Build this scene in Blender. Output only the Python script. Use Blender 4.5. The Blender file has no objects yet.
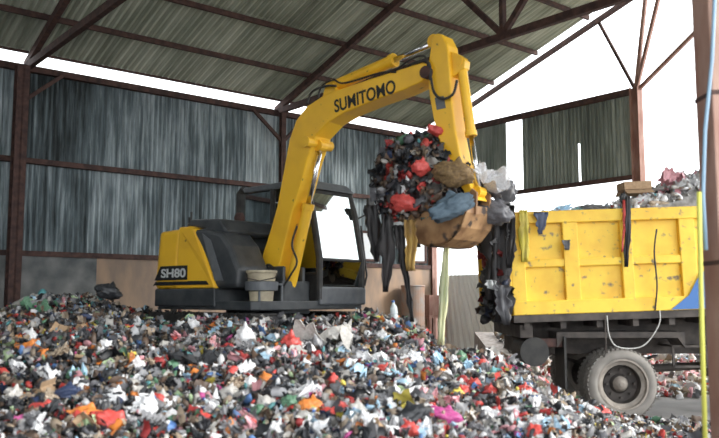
import bpy, bmesh, math, random
import numpy as np
from mathutils import Vector, Matrix, noise
random.seed(7); rng = np.random.default_rng(7)
scene = bpy.context.scene
col = scene.collection
R = math.radians

# ------------------------------------------------------------ camera, sky, light
F = 780.0; PITCH = math.atan(79/780); CZ = 1.67
cam = bpy.data.cameras.new('camera'); camo = bpy.data.objects.new('camera', cam); col.objects.link(camo)
cam.sensor_width = 36; cam.lens = 36*F/719; cam.clip_end = 500
camo.location = (0, 0, CZ); camo.rotation_euler = (R(90)+PITCH, 0, 0)
scene.camera = camo
cam.dof.use_dof = True; cam.dof.focus_distance = 22; cam.dof.aperture_fstop = 1.9
w = bpy.data.worlds.new('sky'); scene.world = w; w.use_nodes = True
bg = w.node_tree.nodes['Background']
bg.inputs[0].default_value = (0.93, 0.97, 1.0, 1); bg.inputs[1].default_value = 2.5
sun = bpy.data.lights.new('sun', 'SUN'); sun.energy = 2.4; sun.angle = R(16); sun.color = (1, .96, .9)
suno = bpy.data.objects.new('sun', sun); col.objects.link(suno)
suno.rotation_euler = Vector((1, -.22, .56)).to_track_quat('Z', 'Y').to_euler(); suno.location = (6, -6, 20)
vs = scene.view_settings
vs.view_transform = 'Standard'; vs.look = 'None'; vs.gamma = 1; vs.use_curve_mapping = False
vs.exposure = 0.5

# ------------------------------------------------------------ materials
def mat(name, c, rough=.6, metal=0, c2=None, scale=6, stretch=(1,1,1), lo=.35, hi=.65, bump=0, spec=.5, detail=6, c3=None, s3=3, lo3=.6, hi3=.7, vcol=False):
    m = bpy.data.materials.new(name); m.use_nodes = True
    nt = m.node_tree; b = nt.nodes['Principled BSDF']
    b.inputs['Roughness'].default_value = rough; b.inputs['Metallic'].default_value = metal
    b.inputs['Specular IOR Level'].default_value = spec
    tc = nt.nodes.new('ShaderNodeTexCoord')
    def nz(sc, st, l, h):
        mp = nt.nodes.new('ShaderNodeMapping'); mp.inputs['Scale'].default_value = st
        nt.links.new(tc.outputs['Object'], mp.inputs[0])
        n = nt.nodes.new('ShaderNodeTexNoise'); n.inputs['Scale'].default_value = sc; n.inputs['Detail'].default_value = detail
        nt.links.new(mp.outputs[0], n.inputs['Vector'])
        r = nt.nodes.new('ShaderNodeMapRange'); r.inputs[1].default_value = l; r.inputs[2].default_value = h
        nt.links.new(n.outputs[0], r.inputs[0]); return r.outputs[0], n.outputs[0]
    def mix(f, a, bb):
        x = nt.nodes.new('ShaderNodeMix'); x.data_type = 'RGBA'
        nt.links.new(f, x.inputs[0])
        for i, s in ((6, a), (7, bb)):
            if hasattr(s, 'links'): nt.links.new(s, x.inputs[i])
            else: x.inputs[i].default_value = (*s, 1)
        return x.outputs[2]
    if vcol:
        a = nt.nodes.new('ShaderNodeVertexColor'); a.layer_name = 'tint'; base = a.outputs[0]
    else: base = c
    if c2:
        f, raw = nz(scale, stretch, lo, hi); base = mix(f, base, c2)
        if bump:
            bp = nt.nodes.new('ShaderNodeBump'); bp.inputs['Strength'].default_value = bump
            nt.links.new(raw, bp.inputs['Height']); nt.links.new(bp.outputs[0], b.inputs['Normal'])
    if c3:
        f, _ = nz(s3, (1,1,1), lo3, hi3); base = mix(f, base, c3)
    if hasattr(base, 'links'): nt.links.new(base, b.inputs['Base Color'])
    else: b.inputs['Base Color'].default_value = (*base, 1)
    return m

def sheet_mat(name, dark, mid, light, width, axis=0, seam2=None, across=(11, 11, .9), shade=None):
    """weathered sheet metal: each sheet its own tone, streaks running down the sheet"""
    m = bpy.data.materials.new(name); m.use_nodes = True
    nt = m.node_tree; b = nt.nodes['Principled BSDF']; b.inputs['Roughness'].default_value = .6; b.inputs['Specular IOR Level'].default_value = .3
    tc = nt.nodes.new('ShaderNodeTexCoord'); sp = nt.nodes.new('ShaderNodeSeparateXYZ'); nt.links.new(tc.outputs['Object'], sp.inputs[0])
    def math_(op, a, v=None):
        n = nt.nodes.new('ShaderNodeMath'); n.operation = op
        nt.links.new(a, n.inputs[0])
        if v is not None:
            if hasattr(v, 'links'): nt.links.new(v, n.inputs[1])
            else: n.inputs[1].default_value = v
        return n.outputs[0]
    fx = math_('FLOOR', math_('DIVIDE', sp.outputs[axis], width))
    fz = math_('FLOOR', math_('DIVIDE', sp.outputs[seam2[0]], seam2[1]))
    key = math_('ADD', fx, math_('MULTIPLY', fz, 37.3))
    wn = nt.nodes.new('ShaderNodeTexWhiteNoise'); wn.noise_dimensions = '1D'; nt.links.new(key, wn.inputs['W'])
    mp = nt.nodes.new('ShaderNodeMapping'); mp.inputs['Scale'].default_value = across; nt.links.new(tc.outputs['Object'], mp.inputs[0])
    n1 = nt.nodes.new('ShaderNodeTexNoise'); n1.inputs['Scale'].default_value = .8; n1.inputs['Detail'].default_value = 7; n1.inputs['Roughness'].default_value = .65; nt.links.new(mp.outputs[0], n1.inputs['Vector'])
    n2 = nt.nodes.new('ShaderNodeTexNoise'); n2.inputs['Scale'].default_value = .55; n2.inputs['Detail'].default_value = 3; nt.links.new(tc.outputs['Object'], n2.inputs['Vector'])
    s = math_('ADD', math_('MULTIPLY', wn.outputs[0], .22), math_('ADD', math_('MULTIPLY', n1.outputs[0], .95), math_('MULTIPLY', n2.outputs[0], .42)))
    if shade:   # older, mossier sheets beyond a seam
        s = math_('SUBTRACT', s, math_('MULTIPLY', math_('LESS_THAN', sp.outputs[0], shade[0]), shade[1]))
    r = nt.nodes.new('ShaderNodeValToRGB'); e = r.color_ramp.elements
    e[0].position = .52; e[0].color = (*dark, 1); e[1].position = 1.0; e[1].color = (*light, 1)
    x = e.new(.72); x.color = (*mid, 1)
    nt.links.new(s, r.inputs[0]); nt.links.new(r.outputs[0], b.inputs['Base Color'])
    return m

def flat(name, c, rough=.6, metal=0, spec=.5): return mat(name, c, rough, metal, spec=spec)
YEL = mat('yellow_paint', (.92, .53, .03), .38, c2=(.78, .42, .03), scale=2.5, lo=.45, hi=.8, c3=(.25, .14, .03), s3=9, lo3=.68, hi3=.74)
YELT = mat('truck_yellow_paint', (.92, .62, .06), .5, c2=(.80, .47, .04), scale=3, lo=.4, hi=.7, c3=(.22, .17, .10), s3=10, lo3=.60, hi3=.72, stretch=(1,1,1))
DARK = mat('dark_grey_panel', (.035, .04, .045), .4, c2=(.07, .075, .08), scale=5)
GREYP = mat('mid_grey_panel', (.10, .11, .125), .45, c2=(.15, .16, .17), scale=7)
BLACK = mat('black_rubber', (.018, .018, .018), .6, c2=(.04, .038, .035), scale=8)
CHAS = mat('hazed_grimy_chassis', (.05, .043, .04), .8, c2=(.10, .085, .075), scale=6)  # grimy dark metal, lightened so its colour carries the glare haze
CHROME = flat('chrome_rod', (.75, .76, .78), .18, 1)
RUST = mat('rusty_steel', (.045, .024, .022), .8, c2=(.10, .05, .04), scale=9, bump=.2)
RUSTL = mat('red_oxide_steel', (.26, .13, .10), .8, c2=(.40, .25, .21), scale=6, stretch=(1,1,.4), bump=.2)
RUSTB = mat('bucket_steel', (.20, .10, .045), .6, c2=(.42, .25, .12), scale=5, c3=(.05, .035, .03), s3=6, lo3=.55, hi3=.62)
TYRE = mat('hazed_tyre', (.20, .185, .17), .95, c2=(.29, .27, .245), scale=4, bump=.15)  # rubber tone lifted; the haze veil is put into the colour
HUB = mat('hazed_wheel_rim', (.22, .195, .17), .8, c2=(.33, .29, .25), scale=8)  # rim tones raised in place of haze in the air
LETT = flat('black_lettering', (.012, .012, .014), .5)
SILV = flat('silver_lettering', (.6, .62, .62), .4)
WALLM = sheet_mat('weathered_wall_sheets', (.022, .030, .032), (.12, .155, .17), (.50, .57, .60), .82, 0, (2, 4.25), shade=(-4.42, .11))
WALLE = sheet_mat('hazed_green_wall_sheets', (.09, .105, .095), (.19, .22, .195), (.40, .44, .40), .82, 1, (2, 3.1))  # grey-green sheets lightened, backlight haze painted into their tones
ROOFM = sheet_mat('roof_sheets', (.15, .165, .13), (.32, .355, .28), (.58, .62, .52), .82, 0, (1, 1.33), across=(5, .5, .5))
FENCE = mat('pale_corrugated_sheet', (.84, .85, .82), .5, c2=(.90, .90, .87), scale=2, stretch=(8,8,.6))
MASON = mat('stained_masonry', (.30, .30, .29), .9, c2=(.10, .11, .115), scale=1.6, detail=8, bump=.2)
TAN = mat('tan_plaster', (.42, .29, .20), .9, c2=(.26, .20, .16), scale=2.2, stretch=(1.5,1.5,.6), detail=8, bump=.2)
GROUND = mat('packed_dirt', (.20, .19, .18), .95, c2=(.32, .30, .28), scale=1.2, detail=10, bump=.3)
SOIL = mat('dark_litter_base', (.05, .045, .04), .95, c2=(.15, .14, .13), scale=14, bump=.5)
LITTER = mat('mixed_litter', (1,1,1), .5, vcol=True, c2=None)
BLUE = flat('blue_paint', (.05, .16, .42), .5)
YHOSE = flat('yellow_green_pipe', (.55, .54, .10), .6)
BPIPE = flat('pale_blue_pipe', (.25, .38, .50), .5)
GLASS = bpy.data.materials.new('cab_glass'); GLASS.use_nodes = True
def _glass(m, tint, refl):
    nt = m.node_tree; nt.nodes.clear()
    o = nt.nodes.new('ShaderNodeOutputMaterial'); g = nt.nodes.new('ShaderNodeBsdfGlossy'); t = nt.nodes.new('ShaderNodeBsdfTransparent'); x = nt.nodes.new('ShaderNodeMixShader')
    g.inputs['Roughness'].default_value = .03; g.inputs[0].default_value = (.95, 1, 1, 1); t.inputs[0].default_value = (*tint, 1)
    lw = nt.nodes.new('ShaderNodeLayerWeight'); lw.inputs[0].default_value = .5
    mr = nt.nodes.new('ShaderNodeMapRange'); mr.inputs[3].default_value = refl; mr.inputs[4].default_value = 1
    nt.links.new(lw.outputs['Fresnel'], mr.inputs[0]); nt.links.new(mr.outputs[0], x.inputs[0])
    nt.links.new(t.outputs[0], x.inputs[1]); nt.links.new(g.outputs[0], x.inputs[2]); nt.links.new(x.outputs[0], o.inputs[0])
_glass(GLASS, (.35, .5, .47), .55)

# ------------------------------------------------------------ mesh helpers
class MB:
    def __init__(s): s.v = []; s.f = []
    def add(s, vs_, fs):
        n = len(s.v); s.v += [tuple(x) for x in vs_]; s.f += [tuple(i+n for i in f) for f in fs]; return s
    def box(s, c, d, rot=None):
        c = Vector(c); P = []
        for x in (-.5, .5):
            for y in (-.5, .5):
                for z in (-.5, .5):
                    p = Vector((x*d[0], y*d[1], z*d[2]))
                    if rot: p = rot @ p
                    P.append(c+p)
        return s.add(P, [(0,1,3,2),(4,6,7,5),(0,4,5,1),(2,3,7,6),(0,2,6,4),(1,5,7,3)])
    def span(s, a, b): return s.box([(a[i]+b[i])/2 for i in range(3)], [abs(b[i]-a[i]) for i in range(3)])
    def beam(s, p0, p1, w, h):
        p0, p1 = Vector(p0), Vector(p1); d = p1-p0
        up = Vector((0,0,1)) if abs(d.normalized().z) < .95 else Vector((1,0,0))
        x = d.normalized(); y = up.cross(x).normalized(); z = x.cross(y)
        return s.box((p0+p1)/2, (d.length, w, h), Matrix((x, y, z)).transposed())
    def prism(s, poly, y0, y1, ax='xz'):
        m = {'xz': lambda a, b, y: (a, y, b), 'xy': lambda a, b, y: (a, b, y), 'yz': lambda a, b, y: (y, a, b)}[ax]
        n = len(poly)
        P = [m(a, b, y0) for a, b in poly]+[m(a, b, y1) for a, b in poly]
        return s.add(P, [tuple(range(n)), tuple(range(2*n-1, n-1, -1))]+[(i, i+n, (i+1) % n+n, (i+1) % n) for i in range(n)])
    def tube(s, pts, r, seg=12, cap=True):
        pts = [Vector(p) for p in pts]; rs = r if isinstance(r, (list, tuple)) else [r]*len(pts)
        P = []; Fc = []; prev = None
        for i, p in enumerate(pts):
            d = (pts[min(i+1, len(pts)-1)]-pts[max(i-1, 0)]).normalized()
            if prev is None: prev = d.orthogonal().normalized()
            x = (prev-d*prev.dot(d)).normalized(); prev = x; y = d.cross(x)
            for k in range(seg):
                a = 2*math.pi*k/seg; P.append(p+(x*math.cos(a)+y*math.sin(a))*rs[i])
        for i in range(len(pts)-1):
            for k in range(seg):
                k2 = (k+1) % seg; Fc.append((i*seg+k, i*seg+k2, (i+1)*seg+k2, (i+1)*seg+k))
        if cap: Fc += [tuple(range(seg))[::-1], tuple((len(pts)-1)*seg+k for k in range(seg))]
        return s.add(P, Fc)
    def lathe(s, prof, seg=32, axis='y', c=(0,0,0)):
        P = []; Fc = []; n = len(prof)
        for k in range(seg):
            a = 2*math.pi*k/seg
            for (r, h) in prof:
                q = {'y': (r*math.cos(a), h, r*math.sin(a)), 'z': (r*math.cos(a), r*math.sin(a), h)}[axis]
                P.append((q[0]+c[0], q[1]+c[1], q[2]+c[2]))
        for k in range(seg):
            k2 = (k+1) % seg
            for i in range(n-1): Fc.append((k*n+i, k*n+i+1, k2*n+i+1, k2*n+i))
        return s.add(P, Fc)
    def build(s, name, m, parent=None, bevel=0, smooth=False, seg=2):
        me = bpy.data.meshes.new(name); me.from_pydata(s.v, [], s.f); me.update()
        b = bmesh.new(); b.from_mesh(me); bmesh.ops.recalc_face_normals(b, faces=b.faces); b.to_mesh(me); b.free()
        if smooth: me.polygons.foreach_set('use_smooth', [True]*len(me.polygons))
        o = bpy.data.objects.new(name, me); col.objects.link(o); me.materials.append(m)
        if parent: o.parent = parent
        if bevel:
            md = o.modifiers.new('bevel', 'BEVEL'); md.width = bevel; md.segments = seg; md.limit_method = 'ANGLE'; md.angle_limit = R(35)
        return o
def tag(o, label, cat, group=None, kind=None):
    o['label'] = label; o['category'] = cat
    if group: o['group'] = group
    if kind: o['kind'] = kind
    return o
def thing(name, label, cat, loc=(0,0,0), rz=0, group=None):
    o = bpy.data.objects.new(name, None); col.objects.link(o); o.location = loc; o.rotation_euler = (0,0,rz); o.empty_display_size = .1
    return tag(o, label, cat, group)
def text(name, s, size, m, parent, loc, rot, ex=.004, width=None, shear=0, bold=.0):
    cu = bpy.data.curves.new(name, 'FONT'); cu.body = s; cu.size = size; cu.extrude = ex; cu.offset = bold; cu.shear = shear
    t = bpy.data.objects.new('tmp', cu); col.objects.link(t); bpy.context.view_layer.update()
    me = bpy.data.meshes.new_from_object(t.evaluated_get(bpy.context.evaluated_depsgraph_get()))
    bpy.data.objects.remove(t); me.materials.clear(); me.materials.append(m); me.name = name
    xs = [v.co.x for v in me.vertices]; wd = max(xs)-min(xs); k = (width/wd) if width else 1
    for v in me.vertices: v.co.x = (v.co.x-min(xs))*k
    o = bpy.data.objects.new(name, me); col.objects.link(o); o.parent = parent; o.location = loc; o.rotation_euler = rot
    return o

# photo ray to a point at a given depth (used to measure real positions)
def ray(px, py):
    r = (px-359.5)/F; u = (219-py)/F
    return Vector((r, math.cos(PITCH)-u*math.sin(PITCH), math.sin(PITCH)+u*math.cos(PITCH)))
def at(px, py, Y):
    d = ray(px, py); return Vector((0,0,CZ))+d*(Y/d.y)

# ------------------------------------------------------------ building frame: local x along back wall, -y towards the open front, z up
BO = Vector((-1.98, 18.2, 0)); BR = math.atan2(.6348, .7727)
def setting(o, kind=True):
    o.location = BO; o.rotation_euler = (0,0,BR)
    if kind: o['kind'] = 'structure'
    return o
def W(u, v, z):
    return Vector((BO.x+u*math.cos(BR)+v*math.sin(BR), BO.y+u*math.sin(BR)-v*math.cos(BR), z))
TS = math.tan(R(17.7)); RIDGE = 6.95; U0, U1, UC = -16.0, 4.85, 5.08
def roofz(v): return 6.31+TS*(v if v < RIDGE else 2*RIDGE-v)
def corrugated(axis, a0, a1, rows, pitch=.1, amp=.013, off=0.):
    """rows: list of (p, q) positions across; axis 'u': wave along u, rows (v,z); axis 'v': wave along v on plane u=off, rows z"""
    mb = MB(); n = max(2, int((a1-a0)/(pitch/4))); P = []; Fc = []; m = len(rows)
    for i in range(n+1):
        a = a0+(a1-a0)*i/n; wv = amp*math.sin(2*math.pi*a/pitch)
        for rr in rows:
            if axis == 'u': P.append((a, -(rr[0]), rr[1]+wv) if rr[2] else (a, -rr[0]+wv, rr[1]))
            else: P.append((off+wv, -a, rr))
    for i in range(n):
        for j in range(m-1): Fc.append((i*m+j, (i+1)*m+j, (i+1)*m+j+1, i*m+j+1))
    return mb.add(P, Fc)
def solid(o, t=.006):
    md = o.modifiers.new('thick', 'SOLIDIFY'); md.thickness = t; return o

# floor / ground
g = MB(); g.box((0, 20, -.1), (160, 160, .2)); fl = g.build('floor', GROUND); fl['kind'] = 'structure'
# back wall, upper sheets
mb = corrugated('u', U0, UC, [(0, 2.5, 0), (0, 4.25, 0), (0, 6.05, 0)])
solid(setting(mb.build('wall_back', WALLM)))
# lower masonry
mb = MB(); mb.span((U0, -.12, 0), (-4.25, .08, 2.48)); setting(mb.build('wall_base', MASON))
mb = MB(); mb.span((-4.25, -.12, 0), (UC-.1, .08, 2.48)); setting(mb.build('wall_plastered', TAN))
mb = corrugated('v', 0, 14.5, [0, 2.5, 4.4, 6.2], off=U0); solid(setting(mb.build('wall_left', WALLM)))
mb = MB()
for a, b, z0, z1 in ((0.05, 2.75, 4.25, 6.15), (3.27, 4.86, 4.25, 6.15), (4.91, 6.2, 4.25, 6.15), (4.86, 4.91, 5.2, 6.15)):
    c = corrugated('v', a, b, [z0, z1], off=UC); mb.add(c.v, c.f)
solid(setting(mb.build('wall_right', WALLE)))
# roof
mb = corrugated('u', U0, U1, [(.12, roofz(.12), 1)]+[(v, roofz(v), 1) for v in (1.33, 2.6, 3.99, 5.4, RIDGE)]+[(v, roofz(v), 1) for v in (9, 11, 14.2)], pitch=.13, amp=.018)
solid(setting(mb.build('ceiling', ROOFM)))
# purlins and girts
k = 1
for v in (.17, 1.34, 2.6, 3.97, 5.42, 6.8, 7.1, 8.5, 9.9, 11.3, 12.6, 13.8):
    mb = MB(); hh = .02 if v < 1 else .05; z = roofz(v)-.03-hh; mb.span((U0, -v-.03, z-hh), (U1-.05, -v+.03, z+hh)); setting(mb.build('trim_%d' % k, RUST)); k += 1
for z, h in ((2.5, .1), (4.25, .1), (6.02, .12)):
    mb = MB(); mb.span((U0, -.16, z-h/2), (UC, -.03, z+h/2)); setting(mb.build('trim_%d' % k, RUST)); k += 1
for z, h in ((4.25, .1), (6.12, .14)):
    mb = MB(); mb.span((UC-.1, -6.25, z-h/2), (UC-.03, 0, z+h/2)); setting(mb.build('trim_%d' % k, RUST)); k += 1
# end rafter with its light brace
mb = MB(); mb.beam((UC-.04, 0, 6.2), (UC-.04, -6.9, roofz(6.9)-.14), .07, .12); setting(mb.build('trim_%d' % k, RUST)); k += 1
mb = MB(); mb.beam((UC, -5.5, 7.9), (UC, -6.35, 6.15), .06, .06); setting(mb.build('trim_%d' % k, RUST)); k += 1

# columns
def column(u, v, z1, label, braces=(), m=RUST, w_=.2):
    t = thing('steel_column', label, 'column', W(u, v, 0), BR)
    mb = MB(); h = w_/2; mb.span((-h, -h, 0), (h, -h+.02, z1)); mb.span((-h, h-.02, 0), (h, h, z1)); mb.span((-.012, -h, 0), (.012, h, z1)); mb.span((-h*.99, -h, 0), (h*.99, h, .04)); mb.build('post', m, t)
    for p0, p1 in braces:
        b = MB(); b.beam(p0, p1, .07, .07); b.build('brace', m, t)
    return t
column(-5.85, .28, 6.0, 'rusty steel column at far left against the dark back wall', [((0,0,5.3), (.8,.12,6.0))], w_=.22)
column(0, .28, 6.0, 'rusty steel column on the back wall behind the digger boom', [((0,0,5.3), (-.75,.12,6.0)), ((0,0,5.3), (.75,.12,6.0))], w_=.12)
column(UC-.02, .1, 6.1, 'rusty steel column in the far corner behind the raised bucket', m=RUSTL, w_=.18)
column(UC, 6.35, 6.2, 'tall steel column at the open edge of the end wall, struts fanning from its top',
       [((0,0,6.1), (0,-.35,8.35)), ((0,0,6.1), (0,-.75,8.45)), ((0,0,6.1), (0,-2.0,7.5))], m=RUSTL, w_=.2)
# roof trusses
def truss(u, label):
    t = thing('roof_truss', label, 'truss', W(u, 0, 0), BR)
    mb = MB(); mb.beam((0, 0, roofz(0)-.2), (0, -RIDGE, roofz(RIDGE)-.22), .1, .14); mb.build('top_chord', RUST, t)
    mb = MB(); mb.beam((0, -13.9, roofz(13.9)-.2), (0, -RIDGE, roofz(RIDGE)-.22), .1, .14); mb.build('top_chord', RUST, t)
    mb = MB(); mb.beam((0, -.1, 6.07), (0, -13.9, 6.07), .1, .13); mb.build('bottom_chord', RUST, t)
    for v1 in (RIDGE-1.6, RIDGE, RIDGE+1.6):
        mb = MB(); mb.beam((0, -RIDGE, 6.1), (0, -v1, roofz(v1)-.25), .08, .1); mb.build('web', RUST, t)
truss(0, 'rusty roof truss over the digger, its webs fanning from one node')
truss(-5.7, 'dark roof truss at the upper left corner above the leftmost column')

# near column at the right edge
t = thing('front_column', 'thick reddish brown column closest to the camera at the right edge', 'column', (2.60, 5.5, 0), R(0))
mb = MB(); mb.span((-.115, -.12, 0), (.22, .15, 6.7)); mb.build('post', mat('brown_column_paint', (.30, .15, .11), .8, c2=(.46, .30, .24), scale=3, stretch=(1,1,.5), bump=.2), t, bevel=.01)
for z in (1.9, 3.1):
    mb = MB(); mb.span((-.12, -.125, z), (.225, .155, z+.03)); mb.build('band', RUST, t)
mb = MB(); mb.tube([at(716, -30, 5.35), at(712, 60, 5.35), at(705, 130, 5.35), at(703, 195, 5.35), at(706, 250, 5.35)], .014, 8)
tag(mb.build('water_pipe', BPIPE, smooth=True), 'pale blue pipe running down the near brown column', 'pipe')
mb = MB(); mb.tube([at(699, 192, 5.35), at(700, 250, 5.35), at(702, 330, 5.35), at(706, 470, 5.35)], .017, 8)
tag(mb.build('drain_pipe', YHOSE, smooth=True), 'yellow green pipe on the lower edge of the near brown column', 'pipe')

# ------------------------------------------------------------ garbage generators
def blob(n_sub, seedv, squash=(1,1,1), amp=.35, freq=1.6, crease=.25):
    b = bmesh.new(); bmesh.ops.create_icosphere(b, subdivisions=n_sub, radius=1)
    for v in b.verts:
        p = v.co.copy(); q = p*freq+Vector((seedv*7.1, seedv*3.3, seedv))
        r = 1+amp*noise.noise(q)+crease*(abs(noise.noise(q*2.7))-.25)*1.6+crease*.5*noise.noise(q*6.)
        v.co = Vector((p.x*squash[0], p.y*squash[1], p.z*squash[2]))*r
    V = np.array([v.co[:] for v in b.verts]); Fc = np.array([[v.index for v in f.verts] for f in b.faces]); b.free(); return V, Fc
def crumple(seedv, n=5, amp=.5):
    V = []; Fc = []
    for i in range(n+1):
        for j in range(n+1):
            x = i/n*2-1; y = j/n*2-1; q = Vector((x*1.4+seedv*5, y*1.4, seedv*2.))
            V.append((x+.35*noise.noise(q+Vector((9,0,0))), y+.35*noise.noise(q+Vector((0,9,0))), amp*1.6*noise.noise(q*1.3)+amp*.7*noise.noise(q*3.1)))
    for i in range(n):
        for j in range(n):
            a = i*(n+1)+j; Fc += [(a, a+n+1, a+1), (a+1, a+n+1, a+n+2)]
    return np.array(V), np.array(Fc)
PR = [crumple(s, 4, .6) for s in range(1, 8)]+[blob(1, s, (1, .8, .55), .5, 1.5, .4) for s in range(1, 5)]+[blob(2, s, (1, .75, .6), .5, 1.5, .5) for s in range(5, 7)]
PAL = {'white': (.66,.66,.67), 'offwhite': (.46,.44,.41), 'grey': (.24,.24,.25), 'dgrey': (.09,.09,.10), 'black': (.02,.022,.026), 'tan': (.33,.26,.19), 'brown': (.13,.085,.06),
       'red': (.50,.06,.05), 'dred': (.30,.03,.03), 'pink': (.60,.30,.33), 'magenta': (.42,.06,.22), 'blue': (.10,.20,.42), 'lblue': (.35,.52,.65), 'navy': (.03,.045,.10),
       'green': (.09,.20,.12), 'lgreen': (.42,.55,.32), 'teal': (.10,.30,.32), 'yellow': (.66,.54,.10), 'orange': (.62,.20,.04)}
def palette(weights):
    ks = list(weights); p = np.array([weights[k_] for k_ in ks], float); return ks, p/p.sum()
MIX_R = palette(dict(white=15, offwhite=14, grey=18, dgrey=16, black=15, tan=8, brown=9, red=3.5, dred=2.5, pink=4, magenta=1, blue=1.5, lblue=3, navy=2, green=1.5, lgreen=2, teal=1.5, yellow=1.2, orange=1.5))
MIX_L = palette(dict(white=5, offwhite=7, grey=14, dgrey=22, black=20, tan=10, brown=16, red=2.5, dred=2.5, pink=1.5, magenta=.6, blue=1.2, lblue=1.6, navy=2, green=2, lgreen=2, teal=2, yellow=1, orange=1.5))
MIX_D = palette(dict(white=2, offwhite=4, grey=7, dgrey=18, black=28, tan=7, brown=20, dred=8, red=3, navy=3, green=2, teal=2))
MIX_W = palette(dict(white=95, offwhite=12, grey=4, lblue=8, pink=8, tan=4, dgrey=3, red=2, teal=2, black=2))
def litter(name, pos, size, colors, label, cat, squash=.7, tilt=.9, fade=.6):
    """one mesh of countless small crumpled pieces; pos (n,3), size (n,), colors (n,3)"""
    Vs = []; Fs = []; Cs = []; off = 0
    pid = rng.integers(0, len(PR), len(pos))
    for i in range(len(pos)):
        V, Fc = PR[pid[i]]
        a, b_, c_ = rng.uniform(0, 6.28), rng.normal(0, tilt), rng.normal(0, tilt)
        ca, sa, cb, sb, cc, sc = math.cos(a), math.sin(a), math.cos(b_), math.sin(b_), math.cos(c_), math.sin(c_)
        M = np.array([[ca,-sa,0],[sa,ca,0],[0,0,1]]) @ np.array([[cb,0,sb],[0,1,0],[-sb,0,cb]]) @ np.array([[1,0,0],[0,cc,-sc],[0,sc,cc]])
        s = size[i]*np.array([rng.uniform(.7, 1.4), rng.uniform(.5, 1), squash])
        Vs.append((V*s) @ M.T+pos[i]); Fs.append(Fc+off); off += len(V)
        Cs.append(np.repeat(colors[i][None, :]*rng.uniform(fade, 1.15), len(Fc)*3, 0))
    V = np.concatenate(Vs); Fc = np.concatenate(Fs); C = np.clip(np.concatenate(Cs), 0, 1)
    me = bpy.data.meshes.new(name)
    me.vertices.add(len(V)); me.vertices.foreach_set('co', V.astype(np.float32).ravel())
    me.loops.add(len(Fc)*3); me.loops.foreach_set('vertex_index', Fc.astype(np.int32).ravel())
    me.polygons.add(len(Fc)); me.polygons.foreach_set('loop_start', np.arange(0, len(Fc)*3, 3, dtype=np.int32)); me.polygons.foreach_set('loop_total', np.full(len(Fc), 3, np.int32))
    me.polygons.foreach_set('use_smooth', np.ones(len(Fc), bool)); me.update(calc_edges=True); me.validate()
    ca = me.color_attributes.new('tint', 'FLOAT_COLOR', 'CORNER')
    ca.data.foreach_set('color', np.concatenate([C, np.ones((len(C), 1))], 1).astype(np.float32).ravel())
    o = bpy.data.objects.new(name, me); col.objects.link(o); me.materials.append(LITTER)
    if label: tag(o, label, cat, kind='stuff')
    return o
def colors_for(x, n):
    """paler, pinker rubbish to the right, browner and darker to the left"""
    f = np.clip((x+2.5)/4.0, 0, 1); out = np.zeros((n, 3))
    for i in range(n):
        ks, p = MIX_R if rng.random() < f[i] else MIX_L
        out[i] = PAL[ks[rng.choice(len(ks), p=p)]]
    return out

# ------------------------------------------------------------ the heap
EXC = Vector((-1.45, 11.5, .85)); PSI = R(40)
HX = [-14, -8, -5.2, -4.0, -3.4, -2.6, -1.2, 0, .5, .95, 1.55, 2.0, 2.35, 2.8, 3.4, 4.5, 9]
HZ = [1.0, 1.25, 1.33, 1.60, 1.46, 1.42, 1.40, 1.42, 1.32, 1.10, 1.02, .80, .52, .30, .16, .05, .0]
def H(x, y):
    top = np.interp(x, HX, HZ)
    ramp = np.clip((y-2.8)/6.9, 0, 1)**.85
    back = 1-np.clip((y-12.5)/4, 0, 1)*.5
    # towards the right the heap thins out behind its crest, where the lorry stands
    back *= 1-np.clip((x-.3)/1.2, 0, 1)*np.clip((y-9.7)/1.2, 0, 1)*.85
    h = top*ramp*back
    h = h+.05*np.sin(x*3.1+y*1.3)*np.clip(h, 0, 1)+.04*np.sin(x*5.3-y*4.1)*np.clip(h, 0, 1)
    r = np.hypot(x-EXC.x, y-EXC.y); c = np.clip((2.05-r)/.45, 0, 1)
    return h*(1-c)+np.minimum(h, .8)*c
nx, ny = 150, 110
P = []; Fc = []
for i in range(nx):
    for j in range(ny):
        x = -9+14.5*i/(nx-1); y = 2.6+14.4*j/(ny-1)
        # stay in front of the back wall
        d = (x-BO.x)*math.sin(BR)-(y-BO.y)*math.cos(BR)
        if d < .3: x += (.3-d)*math.sin(BR); y -= (.3-d)*math.cos(BR)
        P.append((x, y, float(H(x, y))-.05))
for i in range(nx-1):
    for j in range(ny-1): a = i*ny+j; Fc.append((a, a+ny, a+ny+1, a+1))
mb = MB(); mb.add(P, Fc); o = mb.build('garbage_mound', SOIL, smooth=True)
tag(o, 'dark trodden mound under the loose garbage filling the shed', 'garbage', kind='stuff')

N = 36000
# more pieces where they are seen
xs = []; ys = []
while len(xs) < N:
    y = 3.5+rng.random()**.8*11.5; x = rng.uniform(-.56*y-.5, .5*y+.2)
    h = float(H(x, y))
    if x > 5 or (h < .02 and rng.random() > .25): continue
    d = (x-BO.x)*math.sin(BR)-(y-BO.y)*math.cos(BR)
    if d < .35 or math.hypot(x-EXC.x, y-EXC.y) < 1.75: continue
    if x > 1.9 and y > 10.3: continue
    if y > 11.5 and rng.random() < .5: continue
    xs.append(x); ys.append(y)
xs = np.array(xs); ys = np.array(ys); hz = H(xs, ys)
sz = rng.uniform(.02, .052, N)*(1+.7*(rng.random(N) < .12))
litter('loose_garbage', np.stack([xs, ys, hz+rng.uniform(-.03, .06, N)], 1), sz, colors_for(xs, N), 'loose mixed plastic and paper litter covering the heap', 'garbage')

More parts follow.
